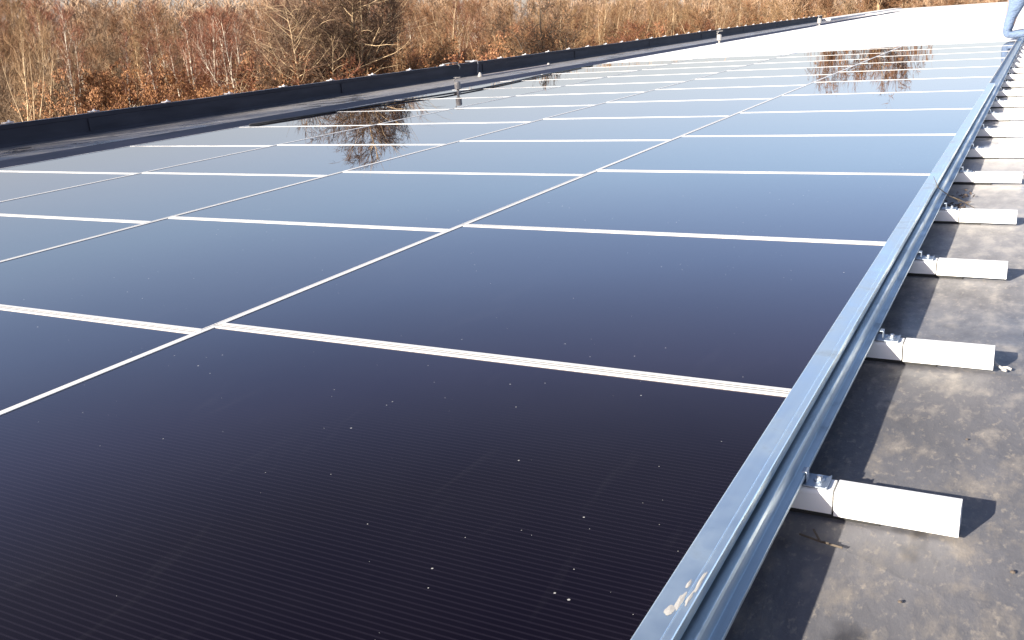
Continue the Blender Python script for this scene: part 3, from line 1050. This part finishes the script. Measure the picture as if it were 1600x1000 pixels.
# orange leaved beeches and the scrub between
for i in range(17):
    px = 78 + i * 16 + rg.uniform(-8, 8)
    plant('beech', px, rg.uniform(31, 42), rg.choice((58, 80, 95, 110, 122)) + abs(px - 170) * .16, 'young beech holding orange withered leaves in the thicket behind the parapet', 'orange leaved beeches', None, rg, 1.0)
for i in range(30):
    px = 365 + i * 14 + rg.uniform(-10, 10)
    plant('thicket', px, rg.uniform(30, 44), 88 - (px - 350) * .06 + rg.uniform(-22, 20), 'rusty brown hazel thicket at the foot of the alders', 'hazel shrubs behind the parapet', None, rg, 1.2)
for i in range(24):
    px = 760 + i * 26 + rg.uniform(-10, 10)
    plant('thicket', px, rg.uniform(50, 62), 40 - (px - 760) * .05 + rg.uniform(-10, 10), 'tan brushwood along the far part of the parapet', 'tan shrubs along the far parapet', None, rg, 1.2)
for i in range(12):
    px = -130 + i * 22 + rg.uniform(-8, 8)
    plant('willow', px, rg.uniform(34, 48), rg.uniform(20, 80), 'grey brown multi-stemmed willow at the left end of the woodland', 'willows at the left end', None, rg, 1.0)
# general rows of woodland behind
rows = ((46, 60, 34), (56, 72, 42), (70, 88, 44))
for ri, (d0, d1, n) in enumerate(rows):
    for i in range(n):
        px = -180 + (2000) * (i + rg.random()) / n
        D = rg.uniform(d0, d1)
        if px < 260: kind = rg.choice(('willow', 'alder', 'poplar', 'birch'))
        elif px < 480: kind = rg.choice(('birch', 'birch', 'birch', 'alder'))
        elif px < 760: kind = rg.choice(('alder', 'poplar', 'birch', 'willow'))
        else: kind = rg.choice(('poplar', 'poplar', 'alder', 'willow'))
        yt = rg.uniform(0, 26) - ri * 3 if px < 440 else rg.uniform(-14, 8)
        plant(kind, px, D, yt, {'birch': 'reddish bare birch in the crowd of woodland trees', 'alder': 'brown bare alder in the crowd of woodland trees',
                                'poplar': 'tan bare poplar in the crowd of woodland trees', 'willow': 'greyish bare willow in the crowd of woodland trees'}[kind],
              {'birch': 'birches in the woodland', 'alder': 'alders in the woodland', 'poplar': 'poplars in the woodland', 'willow': 'willows in the woodland'}[kind], None, rg, rg.uniform(.9, 1.15))


for i, (x, y, h) in enumerate(((-11.5, -2.2, 10.2), (-13.0, -6.5, 12.5), (-12.4, 1.0, 9.2))):
    o = copy_tree(PR['alder'][i % 2][0])
    sc_ = h / PR['alder'][i % 2][1]
    o.matrix_world = Matrix.Translation((x, y, -.3)) @ Matrix.Rotation(i * 1.3, 4, 'Z') @ Matrix.Scale(sc_, 4)
    tag(o, 'bare alder beside the near end of the building, casting twig shadows on the strip', 'alder', 'alders beside the near end of the building')


def far_wood():
    mb = MB(); r2 = random.Random(31)
    for i in range(1500):
        px = r2.uniform(-260, 1950); D = r2.uniform(84, 130)
        p = at(px, D); H = h_for(px, r2.uniform(-4, 30) if px < 440 else r2.uniform(-22, 8), D)
        top = p + Vector((r2.gauss(0, .4), r2.gauss(0, .4), H))
        mb.tube([p, p.lerp(top, .5) + Vector((r2.gauss(0, .12), r2.gauss(0, .12), 0)), top], [.09, .06, .015], 3, cap=False)
        for k in range(30):
            t = r2.uniform(.12, 1); q = p.lerp(top, t)
            L = 2.4 * (1.05 - t * .7) * r2.uniform(.5, 1)
            a = r2.uniform(0, 6.28); e = q + Vector((math.cos(a) * .6, math.sin(a) * .6, .75)) * L
            spike(mb, q, e, .035, r2)
            for w in range(4):
                c = q.lerp(e, r2.uniform(.25, .95)); spike(mb, c, c + Vector((r2.gauss(0, .45), r2.gauss(0, .45), r2.uniform(.2, .9))), .024, r2)
    o = mb.build('far_woodland', twig_mat('far_twigs', (0.258, 0.156, 0.092), (0.396, 0.276, 0.179)), fix=False)  # distance haze is put into this paler twig colour
    tag(o, 'far off mass of bare tan treetops closing the woodland', 'woodland', None, 'stuff')


far_wood()

# remove prototypes that were never planted
for kind, lst in PR.items():
    for k, (root, H) in enumerate(lst):
        if (kind, k) not in used:
            for ch in list(root.children_recursive): bpy.data.objects.remove(ch)
            bpy.data.objects.remove(root)
